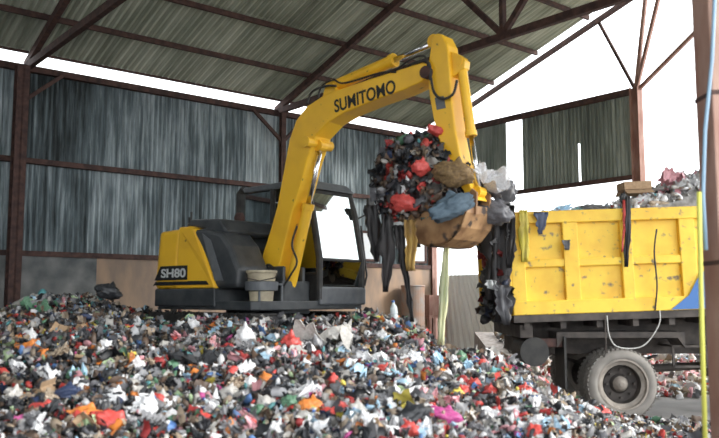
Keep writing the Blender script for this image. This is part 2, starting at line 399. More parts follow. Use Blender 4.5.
# larger individual pieces on the heap
bagm = {}
def bag_mat(c, rough=.42):
    if c not in bagm: bagm[c] = mat('plastic_'+c, PAL[c], rough, c2=tuple(min(1, k_*1.25+.02) for k_ in PAL[c]), scale=9, bump=.15)
    return bagm[c]
def mesh_np(name, V, Fc, m, smooth=True):
    me = bpy.data.meshes.new(name); me.from_pydata([tuple(v) for v in V], [], [tuple(f) for f in Fc]); me.update()
    if smooth: me.polygons.foreach_set('use_smooth', [True]*len(me.polygons))
    me.materials.append(m); return me
BAGM = []
def tied_bag(s):
    V, Fc = blob(4, s, (1, .85, .72), .35, 1.3, .2)
    # gather the top into a knot
    for v in V:
        d = math.hypot(v[0]-.2, v[1])
        if v[2] > .2 and d < .5: v[2] += (.5-d)*1.1; v[0] = .2+(v[0]-.2)*.6; v[1] *= .6
    return V, Fc
for s in range(4): BAGM.append(mesh_np('tied_bag', *tied_bag(s+11), bag_mat('white')))
CRM = []
for s in range(4):
    V, Fc = crumple(s+20, 16, .8) if s % 2 else blob(4, s+31, (1, .8, .5), .6, 1.2, .55); CRM.append(mesh_np('crumpled_wrap', V, Fc, bag_mat('white'), False))
def bottle_mesh():
    mb_ = MB(); mb_.lathe([(0, -1), (.28, -1), (.32, -.93), (.32, -.3), (.29, -.2), (.32, -.1), (.32, .3), (.26, .5), (.12, .72), (.11, .85), (0, .85)], 14, 'z'); return mb_
BOTTLE = bottle_mesh().build('proto', flat('clear_plastic', (.62, .68, .70), .25)); bme = BOTTLE.data; bpy.data.objects.remove(BOTTLE)
cap = MB(); cap.lathe([(0, .84), (.14, .84), (.14, 1.0), (0, 1.0)], 12, 'z'); CAPO = cap.build('proto', flat('bottle_cap', (.1, .2, .5), .4)); cme = CAPO.data; bpy.data.objects.remove(CAPO)
def box_mesh():
    mb_ = MB(); mb_.span((-1, -.7, -.4), (1, .7, .3)); r_ = Matrix.Rotation(R(35), 3, 'X'); mb_.box((0, .85, .52), (2, .62, .04), r_); mb_.box((0, -.85, .5), (2, .6, .04), Matrix.Rotation(R(-40), 3, 'X')); return mb_
b_ = box_mesh().build('proto', mat('cardboard', (.42, .29, .18), .9, c2=(.33, .22, .13), scale=4)); xme = b_.data; bpy.data.objects.remove(b_)
def piece(kind, c, x, y, z, s, label, cat, group=None, sq=(1,1,1), rot=None):
    if kind == 'bottle':
        o = bpy.data.objects.new('plastic_bottle', None); o.empty_display_size = .1
        col.objects.link(o)
        for nm, me in (('body', bme), ('cap', cme)):
            c_ = bpy.data.objects.new(nm, me); col.objects.link(c_); c_.parent = o
    else:
        nm, me = {'bag': ('plastic_bag', BAGM[rng.integers(4)]), 'wrap': ('plastic_sheet', CRM[rng.integers(4)]), 'box': ('cardboard_box', xme)}[kind]
        o = bpy.data.objects.new(nm, me); col.objects.link(o)
        if c:
            o.material_slots[0].link = 'OBJECT'; o.material_slots[0].material = bag_mat(c)
        if kind == 'wrap': md = o.modifiers.new('thick', 'SOLIDIFY'); md.thickness = .03
    o.location = (x, y, z); o.scale = (s*sq[0], s*sq[1], s*sq[2])
    o.rotation_euler = rot if rot else (rng.normal(0, .5), rng.normal(0, .5), rng.uniform(0, 6.28))
    return tag(o, label, cat, group)
def heap_at(px, py):
    """where the view ray of a photographed piece meets the heap"""
    d = ray(px, py); t_ = 3.
    while t_ < 14:
        p = Vector((0,0,CZ))+d*t_
        if p.z <= float(H(p.x, p.y)): return p
        t_ += .02
    return Vector((0,0,CZ))+d*10
NOTE = [  # kind, colour, px, py, size px (half), squash, label
 ('bag','red', 290, 349, 13, (.9,.9,1), 'bright red knotted bag below the digger cab'),
 ('bag','red', 287, 322, 12, (1.2,.9,.7), 'flattened red bag just under the yellow pail'),
 ('wrap','offwhite', 322, 345, 24, (1.2,.7,.8), 'large off-white crumpled sheet right of the red knotted bag'),
 ('bag','white', 245, 343, 13, (.8,.9,1.1), 'pale standing bag left of the red knotted bag'),
 ('bag','red', 112, 428, 17, (1.2,.9,.7), 'biggest red bag at the bottom left corner of the heap'),
 ('bag','orange', 86, 420, 15, (1.2,.8,.7), 'orange and yellow snack bag beside the biggest red bag'),
 ('bag','red', 45, 413, 12, (1.3,.9,.7), 'long red bag left of the orange snack bag'),
 ('bag','orange', 29, 352, 10, (1.2,.9,.8), 'orange bag high on the left of the heap'),
 ('wrap','lblue', 79, 378, 11, (.6,.9,1), 'light blue crumpled sheet in the left of the heap'),
 ('bag','navy', 66, 400, 14, (1.3,.9,.8), 'navy blue bag behind the orange snack bag'),
 ('bag','white', 115, 403, 12, (1,.9,1), 'white ball-shaped bag near the bottom left'),
 ('bag','orange', 311, 413, 13, (1,.9,1), 'orange red bag at the bottom middle of the heap'),
 ('bag','magenta', 443, 424, 16, (1.3,1,.8), 'magenta net bag at the bottom right of the heap'),
 ('bag','black', 412, 424, 17, (1.1,1,.9), 'black bag next to the magenta net bag'),
 ('bag','yellow', 458, 397, 7, (1,1,1), 'yellow bag right of centre low on the heap'),
 ('bag','red', 384, 372, 7, (1,1,1), 'small round red bag in the middle of the heap'),
 ('bag','pink', 537, 382, 6, (1.2,1,.8), 'pink bag on the right slope near the lorry wheel'),
 ('bag','red', 600, 416, 9, (1.3,.8,.8), 'red bag lying in front of the lorry wheel'),
 ('wrap','black', 200, 367, 20, (1.3,.7,.5), 'black plastic sheet across the middle left of the heap'),
 ('bag','black', 108, 296, 11, (1.2,.9,.9), 'black bag on the crest of the heap at the left'),
 ('wrap','green', 36, 311, 11, (1.2,.8,.9), 'green crumpled sheet on the far left crest'),
 ('bag','navy', 182, 428, 10, (.9,.9,1), 'dark blue bag at the bottom edge left of centre'),
 ('bag','white', 147, 412, 13, (.8,.9,1.1), 'tall white bag at the bottom left between red and blue bags'),
 ('wrap','white', 370, 365, 13, (1.2,.8,.7), 'white torn sheet above the small round red bag'),
 ('bag','yellow', 380, 322, 6, (1,1,.8), 'yellow bag at the crest right of the digger cab'),
]
for kd, c, px, py, sp_, sq, lb in NOTE:
    p = heap_at(px, py); s = sp_*p.y/F
    piece(kd, c, p.x, p.y, p.z+s*.35, s, lb, 'bag' if kd == 'bag' else 'plastic sheet', sq=sq, rot=(rng.normal(0,.2), rng.normal(0,.2), rng.uniform(-.4, .4)))
p = heap_at(394, 322)
piece('bottle', None, p.x, p.y, p.z+.12, .14, 'white bottle standing upright on the crest right of the cab', 'bottle', rot=(R(4), R(-5), 0))
GR = [('bag','white','small white bag','bag',46), ('wrap','white','crumpled white sheet','plastic sheet',34), ('bag','offwhite','off-white bag','bag',32),
      ('wrap','grey','crumpled grey sheet','plastic sheet',32), ('bag','black','small black bag','bag',30), ('bag','red','small red bag','bag',20),
      ('wrap','pink','crumpled pink sheet','plastic sheet',12), ('bag','dred','dark red bag','bag',12), ('wrap','lblue','pale blue crumpled sheet','plastic sheet',9),
      ('bag','green','small green bag','bag',7), ('wrap','tan','crumpled brown paper','paper',14), ('bag','orange','small orange bag','bag',6),
      ('wrap','black','crumpled black sheet','plastic sheet',24), ('box',None,'small crushed cardboard box','box',8), ('bottle',None,'empty clear bottle','bottle',10)]
MARK = [(290,349,'red knotted bag below the cab'), (322,345,'large off-white sheet'), (112,428,'biggest red bag'), (86,420,'orange snack bag'), (29,352,'orange bag at left'), (79,378,'light blue sheet at left'),
        (443,424,'magenta net bag'), (458,397,'yellow bag right of centre'), (384,372,'small round red bag'), (600,416,'red bag by the wheel'), (200,367,'wide black sheet at left'), (311,413,'orange red bag at bottom middle'), (537,382,'pink bag on the right slope')]
def where(px, py):
    m_ = min(MARK, key=lambda q: math.hypot(px-q[0], (py-q[1])*1.4)); dx, dy = px-m_[0], (py-m_[1])*1.4
    a_ = math.degrees(math.atan2(dy, dx)) % 360
    w_ = ['right of', 'front right of', 'in front of', 'front left of', 'left of', 'back left of', 'behind', 'back right of'][int((a_+22.5)//45) % 8]
    return w_, m_[2], math.hypot(dx, dy)
for kd, c, lb, cat, n_ in GR:
    made = {}
    for i in range(n_):
        while True:
            px = rng.uniform(5, 690); py = rng.uniform(322, 436)
            if c in ('white', 'offwhite', 'pink', 'red') and rng.random() > .35+.65*px/560: continue
            if py < 322+max(0, px-420)*.45: continue
            p = heap_at(px, py)
            if p.y < 9.8: break
        s = rng.uniform(.055, .09)*(1 if kd != 'wrap' else 1.1)
        o = piece(kd, c, p.x, p.y, p.z+s*.3, s, lb, cat, lb+' pieces on the heap')
        w_, m_, d_ = where(px, py); made.setdefault((w_, m_), []).append((d_, o))
    ORD = ['nearest', 'second nearest', 'third nearest', 'fourth nearest', 'fifth nearest', 'sixth nearest', 'seventh nearest', 'eighth nearest', 'ninth nearest']
    for (w_, m_), L_ in made.items():
        for q_, (d_, o) in enumerate(sorted(L_, key=lambda e: e[0])):
            o['label'] = (lb if len(L_) == 1 else ORD[min(q_, 8)]+' '+lb)+' '+w_+' the '+m_

# ------------------------------------------------------------ excavator
ex = thing('excavator', 'yellow tracked excavator with SUMITOMO on its boom lifting a load of garbage', 'excavator', EXC, -PSI)
hx = Vector((math.cos(PSI), -math.sin(PSI), 0)); lx = Vector((math.sin(PSI), math.cos(PSI), 0))
def E(px, py, y):
    """photo position -> (x, z) in the machine's own vertical plane y"""
    d = ray(px, py); c = EXC+lx*y; t_ = (c-Vector((0,0,CZ))).dot(lx)/d.dot(lx); p = Vector((0,0,CZ))+d*t_-EXC
    return (p.dot(hx), p.z)
def E3(px, py, y): a = E(px, py, y); return Vector((a[0], y, a[1]))
# tracks
for s in (-1, 1):
    t_ = MB(); pr = []
    for k in range(17): a = math.pi/2+math.pi*k/16; pr.append((-1.05+.3*math.cos(a), .3+.3*math.sin(a)))
    for k in range(17): a = -math.pi/2+math.pi*k/16; pr.append((1.05+.3*math.cos(a), .3+.3*math.sin(a)))
    t_.prism(pr, s*.93-.22, s*.93+.22); tr = t_.build('track', BLACK, ex)
    c = MB()
    for k in range(22):
        x = -1.05+2.1*k/21
        c.box((x, s*.93, 0), (.04, .45, .04))
    c.build('lower_shoes', BLACK, tr)
    c = MB()
    for k in range(22): c.box((-1.05+2.1*k/21, s*.93, .6), (.04, .45, .04))
    c.build('upper_shoes', BLACK, tr)
    c = MB(); c.span((-.9, s*.93-.24, .12), (.9, s*.93+.24, .48)); c.build('track_frame', GREYP, ex, bevel=.03)
mb = MB(); mb.span((-.7, -.72, .2), (.7, .72, .5)); mb.build('undercarriage', DARK, ex, bevel=.03)
mb = MB(); mb.lathe([(0,.45),(.5,.45),(.5,.7),(0,.7)], 32, 'z'); mb.build('slewing_ring', DARK, ex)
mb = MB(); mb.prism([(-1.28,-.55),(-1.2,-.88),(-.98,-1.08),(1.0,-1.1),(1.08,-1.0),(1.08,1.02),(.95,1.06),(-.98,1.08),(-1.2,.88),(-1.28,.55)], .66, .78, 'xy'); mb.build('deck', DARK, ex, bevel=.015)
# counterweight (dark foot + yellow body)
mb = MB(); mb.prism([(-1.34,-.5),(-1.26,-.9),(-1.02,-1.12),(.3,-1.12),(.3,1.0),(-.55,1.12),(-1.02,1.12),(-1.26,.9),(-1.34,.5)], .7, .95, 'xy'); mb.build('skirt', DARK, ex, bevel=.02)
mb = MB(); mb.prism([(-1.34,-.5),(-1.26,-.9),(-1.02,-1.12),(-.55,-1.12),(-.55,1.12),(-1.02,1.12),(-1.26,.9),(-1.34,.5)], .95, 1.80, 'xy')
for i, v in enumerate(mb.v):
    if v[2] > 1.5: mb.v[i] = (v[0]*.985+.0, v[1]*.95, v[2]-(.07 if v[0] < -1.1 else 0))
cw = mb.build('counterweight', YEL, ex, bevel=.07, seg=4)
mb = MB(); mb.prism([(-.545,.95),(.32,.95),(.28,1.03),(.13,1.3),(-.07,1.62),(-.2,1.78),(-.3,1.82),(-.545,1.82)], -1.125, -.6)
for i, v in enumerate(mb.v):
    if v[2] > 1.5: mb.v[i] = (v[0], v[1]+(.04 if v[1] < -1 else 0), v[2])
sd = mb.build('engine_door', YEL, ex, bevel=.03, seg=3)
# dark stripe with the model mark, a white-silver lettering on it
mb = MB(); mb.prism([(-1.05,.99),(-1.0,1.0),(.2,1.0),(.15,1.05),(-.25,1.055),(-.25,1.05),(-1.0,1.05)], -1.13, -1.133); mb.build('stripe', LETT, sd)
mb = MB(); mb.prism([(-1.02,1.07),(-.27,1.07),(-.27,1.27),(-.88,1.27)], -1.128, -1.134); mb.build('name_panel', LETT, cw)
text('model_mark', 'SH80', .17, SILV, cw, (-.86, -1.135, 1.11), (R(90), 0, 0), .003, width=.56, bold=.004)
# engine hood, dark
mb = MB(); mb.prism([(-.55,.95),(.1,.95),(.1,1.72),(-.1,1.88),(-.55,1.86)], -.62, 1.05); mb.build('engine_hood', DARK, ex, bevel=.04)
mb = MB(); mb.prism([(-.5,1.84),(-.42,1.93),(.22,1.9),(.4,1.72),(.3,1.66),(-.1,1.78)], -1.0, .05); mb.build('hood_lid', DARK, ex, bevel=.03)
mb = MB(); mb.prism([(-.2,.95),(.72,.95),(.74,1.2),(.55,1.52),(.36,1.7),(.0,1.78),(-.25,1.76)], -1.08, -.52); tk = mb.build('fuel_tank', DARK, ex, bevel=.06, seg=3)
mb = MB(); mb.prism([(.28,1.05),(.45,1.05),(.18,1.6),(.0,1.7)], -1.09, -1.1); mb.build('vent_grille', GREYP, tk)
mb = MB(); mb.lathe([(0,0),(.07,0),(.08,.1),(.05,.16),(0,.16)], 16, 'z', (-.15,-.3,1.9)); mb.build('exhaust_cap', RUST, ex, smooth=True)
mb = MB(); mb.tube([(-.5,-.9,1.8),(-.5,-.9,2.05)], .015, 6); mb.tube([(-.42,-.98,1.88),(-.42,-.98,1.96)], .03, 8); mb.build('antenna', BLACK, ex)
# front floor, step, bracket of the boom foot
mb = MB(); mb.span((.5,-.5,.6),(.95,.05,1.05)); mb.span((.55,-.48,.6),(.95,-.42,1.25)); mb.span((.55,-.1,.6),(.95,-.04,1.25)); mb.build('boom_bracket', DARK, ex, bevel=.02)
mb = MB(); mb.tube([(1.0,-.95,.7),(1.0,-.95,1.0),(1.0,-.55,1.0),(1.0,-.55,.7)], .018, 8); mb.build('grab_rail', GREYP, ex)
# cab
y0, y1 = .08, 1.06
prof = [(-.6,.78),(-.6,2.34),(-.5,2.47),(.72,2.5),(.9,2.36),(1.03,1.95),(1.08,1.4),(1.08,.78)]
cabp = bpy.data.objects.new('cab', None)
mb = MB()
def pillar(pts, y, r=.045):
    mb.tube([(a, y, b) for a, b in pts], r, 8)
for y in (y0+.03, y1-.03):
    pillar([(-.58,.8),(-.58,2.42),(-.5,2.47)], y, .08); pillar([(.68,2.45),(.83,2.35),(.93,2.05),(1.07,1.38),(1.07,.8)], y, .05)
    pillar([(.12,.85),(.12,2.45)], y, .04); pillar([(-.58,1.42),(.12,1.42)], y, .035); pillar([(.12,1.15),(1.06,1.15)], y, .035)
mb.tube([(1.06,y0,1.36),(1.06,y1,1.36)], .03, 8); mb.tube([(.82,y0,2.36),(.82,y1,2.36)], .05, 8)
mb.span((-.6,y0+.005,1.1),(.12,y0+.03,1.42)); mb.span((-.6,y1-.03,1.1),(.12,y1-.005,1.42)); mb.span((-.6,y0,.78),(1.09,y0+.03,1.13)); mb.span((-.6,y1-.03,.78),(1.09,y1,1.13)); mb.span((-.62,y0,.78),(-.56,y1,1.4))
cab = mb.build('cab', BLACK, ex)
mb = MB(); mb.prism([(-.62,2.36),(-.5,2.5),(.74,2.53),(.92,2.38),(.7,2.42),(-.5,2.42)], y0-.01, y1+.01); mb.build('cab_roof', GREYP, cab, bevel=.02)
mb = MB(); mb.span((1.0,y0,.72),(1.12,y1+.02,.98)); mb.build('cab_sill', GREYP, cab, bevel=.03)
mb = MB(); mb.add([(1.075,y0+.05,1.38),(1.075,y1-.05,1.38),(.935,y1-.05,2.05),(.935,y0+.05,2.05),(.85,y1-.05,2.34),(.85,y0+.05,2.34)], [(0,1,2,3),(3,2,4,5)]); solid(mb.build('windscreen', GLASS, cab), .006)
mb = MB(); mb.add([(1.02,y0+.05,1.0),(1.02,y1-.05,1.0),(1.09,y1-.05,1.34),(1.09,y0+.05,1.34)], [(0,1,2,3)]); solid(mb.build('lower_windscreen', GLASS, cab), .006)
for y in (y0+.02, y1-.02):
    mb = MB(); mb.add([(-.54,y,1.45),(.09,y,1.45),(.09,y,2.4),(-.54,y,2.4)], [(0,1,2,3)]); solid(mb.build('side_window', GLASS, cab), .006)
    mb = MB(); mb.add([(.15,y,1.18),(1.03,y,1.18),(1.03,y,1.4),(.9,y,2.05),(.8,y,2.33),(.66,y,2.42),(.15,y,2.42)], [(0,1,2,3,4,5)]); solid(mb.build('side_window', GLASS, cab), .006)
mb = MB(); mb.add([(-.6,y0+.08,1.45),(-.6,y1-.08,1.45),(-.6,y1-.08,2.35),(-.6,y0+.08,2.35)], [(0,1,2,3)]); solid(mb.build('rear_window', GLASS, cab), .006)
mb = MB(); mb.span((-.3,.4,1.0),(.25,.85,1.2)); mb.box((-.3,.62,1.55), (.14,.45,.75), Matrix.Rotation(R(-8),3,'Y')); mb.span((-.36,.5,1.95),(-.26,.75,2.12)); mb.build('seat', BLACK, cab, bevel=.04)
mb = MB(); mb.box((.72,.3,1.35),(.18,.2,.3)); mb.tube([(.5,.45,1.0),(.52,.45,1.45)], .02, 8); mb.build('control_levers', BLACK, cab)
mb = MB(); mb.tube([(.95,y1,2.0),(1.1,y1+.12,2.1),(1.1,y1+.12,2.3)], .013, 6); mb.box((1.1,y1+.14,2.2),(.05,.14,.24)); mb.build('mirror', BLACK, cab, bevel=.01)
mb = MB(); mb.tube([(1.12,y1-.02,1.0),(1.12,y1+.03,1.15),(1.0,y1+.04,1.9)], .014, 6); mb.build('handrail', BLACK, cab)
# boom
BY0, BY1 = -.42, -.1; BYC = -.26
out = [(262,256),(270,231),(277,206),(284,168),(289,140),(296,120),(307,106),(322,96),(336,90),(372,78),(407,67),(422,62),(430,66),(430,74),(420,82),(400,91),(372,101),(343,113),(328,122),(315,136),(307,160),(299,190),(292,212),(286,236),(280,262),(276,276),(269,282),(264,270)]
mb = MB(); mb.prism([E(a, b, BY0) for a, b in out], BY0, BY1); boom = mb.build('boom', YEL, ex, bevel=.018)
mb = MB(); c1 = E3(425, 72, BY0-.02); c2 = E3(425, 72, BY1); mb.tube([(c1.x, BY0-.03, c1.z), (c1.x, BY1+.03, c1.z)], .075, 16); mb.build('pivot_pin', RUST, boom)
mb = MB(); c1 = E3(318, 144, BYC); mb.tube([(c1.x, BY0-.09, c1.z), (c1.x, BY1+.09, c1.z)], .07, 16); mb.build('pivot_pin', YEL, boom); mb = MB(); c1 = E3(272, 276, BYC); mb.tube([(c1.x, BY0-.06, c1.z), (c1.x, BY1+.06, c1.z)], .08, 16); mb.build('pivot_pin', YEL, boom)
a = E(335, 112.5, BY0); b = E(396, 92, BY0); an = math.atan2(b[1]-a[1], b[0]-a[0])
text('maker_name', 'SUMITOMO', .235, LETT, boom, (a[0], BY0-.002, a[1]), (R(90), -an, 0), .003, width=math.hypot(b[0]-a[0], b[1]-a[1]), bold=.0045)
# boom cylinders either side in front of the boom
def ram(name, p0, p1, frac, r, rr, parent=ex, eye=True):
    p0, p1 = Vector(p0), Vector(p1); m_ = p0.lerp(p1, frac)
    mb = MB(); mb.tube([p0, m_], r, 16); mb.tube([p0.lerp(m_, .93), m_], r*1.18, 16); c = mb.build(name, YEL, parent, bevel=.005, smooth=False)
    mb = MB(); mb.tube([m_, p1], rr, 12); mb.build('rod', CHROME, c, smooth=True)
    for q in (p0, p1): mb = MB(); mb.tube([q-Vector((0, .07, 0)), q+Vector((0, .07, 0))], r*1.05, 14); mb.build('eye', YEL, c)
ram('boom_cylinder', E3(290, 289, BYC), E3(321, 146, BYC), .60, .075, .036)
ram('arm_cylinder', E3(335, 86, BYC), E3(436, 42, BYC), .62, .078, .038)
mb = MB(); c1 = E3(334, 90, BYC); mb.prism([(c1.x-.14, c1.z-.14), (c1.x+.16, c1.z-.12), (c1.x+.06, c1.z+.08), (c1.x-.06, c1.z+.08)], BYC-.1, BYC+.1); mb.build('cylinder_bracket', YEL, boom, bevel=.01)
# arm (stick)
AY0, AY1 = BYC-.12, BYC+.12
out = [(432,37),(436,33),(442,34),(447,44),(449,62),(451,95),(455,130),(461,160),(472,190),(477,200),(468,199),(456,180),(446,158),(438,138),(433,118),(429,95),(427,70)]
mb = MB(); mb.prism([E(a_, b_, AY0) for a_, b_ in out], AY0, AY1); arm = mb.build('arm', YEL, ex, bevel=.018)
mb = MB(); mb.prism([E(a_, b_, BYC-.06) for a_, b_ in ((447,50),(458,54),(465,60),(464,68),(449,80))], BYC-.06, BYC+.06); mb.build('cylinder_bracket', YEL, arm, bevel=.01)
q = [E(x_, y_, AY0) for x_, y_ in ((435,98),(444,96),(446,108),(437,110))]
mb = MB(); mb.prism(q, AY0-.003, AY0-.006); mb.build('decal_plate', GREYP, arm)
p0 = E3(461, 62, BYC); p1 = E3(479, 192, BYC); ram('bucket_cylinder', p0, p1, .58, .06, .03)
# bucket: curved shell with two side plates, opening upwards
KY0, KY1 = BYC-.33, BYC+.3
prof = [(397,206),(399,222),(405,234),(415,242),(428,247),(441,246),(452,239),(461,227),(466,212),(466,204)]
pp = [Vector((*E(a_, b_, KY0), 0)) for a_, b_ in prof]
mb = MB(); P = []; n_ = len(pp)
for i, p in enumerate(pp):
    tdir = (pp[min(i+1, n_-1)]-pp[max(i-1, 0)]).normalized(); nn = Vector((-tdir.y, tdir.x))
    P += [(p.x, KY0, p.y), (p.x, KY1, p.y), (p.x+nn.x*.03, KY1, p.y+nn.y*.03), (p.x+nn.x*.03, KY0, p.y+nn.y*.03)]
Fc = [(0,1,2,3), tuple(4*(n_-1)+k_ for k_ in (3,2,1,0))]
for i in range(n_-1):
    for k_ in range(4): k2 = (k_+1) % 4; Fc.append((4*i+k_, 4*i+k2, 4*i+4+k2, 4*i+4+k_))
mb.add(P, Fc); bk = mb.build('bucket', RUSTB, ex)
for y in (KY0, KY1-.025):
    mb = MB(); mb.prism([(p.x, p.y) for p in pp], y, y+.025); mb.build('side_plate', RUSTB, bk)
c1 = pp[0]
for k_ in range(5):
    y = KY0+.04+k_*.16; mb = MB(); mb.prism([(c1.x-.03,c1.y-.02),(c1.x+.04,c1.y-.02),(c1.x+.02,c1.y+.13),(c1.x-.0,c1.y+.13)], y-.03, y+.03); mb.build('tooth', RUSTB, bk)
e1 = pp[-1]; j = E3(481, 194, BYC)
mb = MB()
for y in (BYC-.16, BYC+.13): mb.prism([(e1.x-.1,e1.y-.1),(e1.x+.02,e1.y-.1),(j.x+.04,j.z+.0),(j.x-.02,j.z+.05),(j.x-.08,j.z-.02)], y, y+.03)
mb.build('linkage', RUSTB, bk)
# hoses
def hose(pts, r=.016):
    P_ = [Vector(p) for p in pts]; q_ = []
    for i in range(len(P_)-1):
        a_, b2, c_, d_ = P_[max(i-1,0)], P_[i], P_[i+1], P_[min(i+2,len(P_)-1)]
        for k_ in range(6):
            t_ = k_/6; q_.append(.5*((2*b2)+(-a_+c_)*t_+(2*a_-5*b2+4*c_-d_)*t_*t_+(-a_+3*b2-3*c_+d_)*t_**3))
    q_.append(P_[-1]); m_ = MB(); m_.tube(q_, r, 8); return m_
yy = AY0-.05
hose([E3(395,76,BYC), E3(412,64,yy), E3(428,62,yy), E3(431,78,yy), E3(434,92,yy), E3(442,99,yy), E3(453,94,yy), E3(457,80,yy)]).build('hose', BLACK, ex, smooth=True)
hose([E3(390,75,BYC), E3(410,60,yy), E3(424,56,yy), E3(428,66,yy), E3(430,80,yy)], .013).build('hose', BLACK, ex, smooth=True)
hose([E3(318,98,BYC), E3(322,86,BYC), E3(333,80,yy), E3(345,83,yy), E3(380,73,yy), E3(396,72,yy)], .013).build('hose', BLACK, ex, smooth=True)
hose([E3(307,104,BYC), E3(312,92,BYC), E3(326,86,yy), E3(336,86,yy)], .016).build('hose', BLACK, ex, smooth=True)
yy = BY0-.1
hose([E3(297,226,yy), E3(292,245,yy), E3(297,262,yy), E3(290,276,yy), E3(284,286,yy)], .014).build('hose', BLACK, ex, smooth=True)
hose([E3(268,290,yy), E3(262,278,yy), E3(268,265,yy), E3(276,272,yy)], .02).build('hose', BLACK, ex, smooth=True)
# pail standing on the deck
pl = EXC+hx*.90-lx*.82
t = thing('pail', 'dirty cream pail with a grey wrap standing on the digger deck', 'pail', (pl.x, pl.y, EXC.z+.78))
mb = MB(); mb.lathe([(0,0),(.15,0),(.19,.36),(.205,.37),(.205,.4),(.18,.4),(.15,.05),(0,.05)], 28, 'z'); mb.build('body', mat('cream_plastic', (.55,.48,.33), .6, c2=(.35,.30,.22), scale=6), t, smooth=False)
mb = MB(); mb.lathe([(.178,.13),(.215,.14),(.22,.25),(.19,.26)], 28, 'z'); mb.build('wrap', GREYP, t)
mb = MB(); mb.tube([(-.205,0,.36),(-.19,-.13,.3),(0,-.22,.26),(.19,-.13,.3),(.205,0,.36)], .007, 6); mb.build('handle', CHAS, t)

# ------------------------------------------------------------ load in the bucket
cc = EXC+hx*3.28+lx*BYC; cc.z = 0
def EW(px, py, y):
    a_, z_ = E(px, py, y); p = EXC+hx*a_+lx*y; return Vector((p.x, p.y, EXC.z+z_))
ctr = EW(427, 187, BYC)
n_ = 3200; dirs = rng.normal(0, 1, (n_, 3)); dirs /= np.linalg.norm(dirs, axis=1)[:, None]
rad = rng.uniform(.55, 1.0, n_)[:, None]
pos = dirs*rad*np.array([.66, .50, .66]); 
pos[:, 0] += pos[:, 2]*-.10
keep = ~((pos[:, 0] > .42) & (pos[:, 2] > .22))
pos = pos[keep]+np.array(ctr); n_ = len(pos)
ks, p_ = MIX_D
litter('bucket_garbage', pos, rng.uniform(.03, .085, n_), np.array([PAL[ks[rng.choice(len(ks), p=p_)]] for _ in range(n_)]), 'tangled dark rags and rubbish heaped in the raised bucket', 'garbage', tilt=1.6, squash=.9)
V, Fc_ = blob(3, 3.3, (.5, .42, .52), .15, 1.5, .1)
o = bpy.data.objects.new('packed_garbage', mesh_np('packed_garbage', V, Fc_, SOIL)); col.objects.link(o); o.location = ctr
tag(o, 'dark packed core of the garbage load held in the bucket', 'garbage', kind='stuff')
def load(kd, c, px, py, y, spx, sq, lb, cat='bag', rot=None):
    p = EW(px, py, y); s = spx*p.y/F
    return piece(kd, c, p.x, p.y, p.z, s, lb, cat, sq=sq, rot=rot or (rng.normal(0,.3), rng.normal(0,.3), rng.normal(0,.4)))
load('bag','red', 405, 203, -.72, 13, (1.15,.8,.95), 'largest red bag bulging from the lower left of the bucket load')
load('bag','red', 421, 168, -.72, 9, (1,.8,1.2), 'red bag in the middle of the bucket load')
load('bag','red', 436, 131, -.4, 9, (1.1,.8,.7), 'red bag on top of the bucket load')
bagm['ochre'] = mat('ochre_sack', (.16,.10,.05), .7, c2=(.30,.20,.09), scale=7); PAL['ochre'] = (.2,.13,.06)
load('bag','ochre', 453, 174, -.62, 20, (1.05,.7,.85), 'brown bulging sack beside the arm in the bucket load')
bagm['denim'] = mat('blue_grey_cloth', (.05,.08,.11), .85, c2=(.08,.12,.155), scale=5)
PAL['denim'] = (.1,.15,.2)
load('bag','denim', 452, 207, -.72, 25, (1.15,.6,.62), 'blue grey cloth bundle spilling over the bucket edge', 'cloth')
load('bag','black', 395, 180, -.5, 16, (.8,.8,1.1), 'black bag on the left side of the bucket load')
load('bag','lblue', 409, 150, -.5, 8, (1.1,.8,.9), 'pale blue bag near the top left of the bucket load')
load('wrap','white', 492, 176, -.1, 16, (1.1,.7,.9), 'white torn sheet right of the digger arm', 'plastic sheet', (R(60), R(35), 0))
load('wrap','grey', 500, 188, .1, 15, (1.1,.7,.9), 'grey torn sheet between the arm and the lorry', 'plastic sheet', (R(70), R(40), 0))
load('bag','dgrey', 493, 213, 0, 18, (1.1,.8,.9), 'dark grey bag pressed between the bucket and the lorry')
load('bag','brown', 378, 233, -.3, 8, (1,.8,1.1), 'small brown bag dangling below the left of the load')
def ribbon(name, pts, widths, m, label, cat='rag', seedv=0, depth_wave=.05):
    """hanging strip of cloth or film: pts world points along its length"""
    P_ = [Vector(p) for p in pts]; mb_ = MB(); V_ = []; n2 = 7; L = 0; rows = []
    for i in range(len(P_)-1):
        for k_ in range(5): rows.append((P_[i].lerp(P_[i+1], k_/5), widths[i]+(widths[i+1]-widths[i])*k_/5))
    rows.append((P_[-1], widths[-1]))
    for i, (p, w_) in enumerate(rows):
        for j_ in range(n2):
            s_ = j_/(n2-1)-.5; e_ = .4*w_*noise.noise(Vector((i*.55+seedv, seedv*3., (s_ > 0)*4.)))
            V_.append((p.x+s_*w_+e_*(1 if abs(s_) > .4 else 0), p.y+depth_wave*math.sin(j_*2.1+i*.25+seedv)+.03*noise.noise(Vector((j_*.7, i*.4, seedv))), p.z))
    Fc2 = [(i*n2+j_, i*n2+j_+1, (i+1)*n2+j_+1, (i+1)*n2+j_) for i in range(len(rows)-1) for j_ in range(n2-1)]
    mb_.add(V_, Fc2); o_ = mb_.build(name, m, smooth=True); solid(o_, .006); return tag(o_, label, cat)
BLK = mat('black_film', (.012,.012,.014), .6, c2=(.035,.03,.03), scale=5)
OCH = mat('ochre_cloth', (.42,.27,.07), .8, c2=(.25,.15,.06), scale=5)
GRC = mat('grey_film', (.40,.42,.42), .5, c2=(.6,.62,.62), scale=5)
PYC = mat('pale_film', (.75,.74,.45), .5, c2=(.62,.66,.42), scale=5)
YCL = mat('yellow_film', (.70,.60,.08), .5, c2=(.5,.4,.06), scale=5)
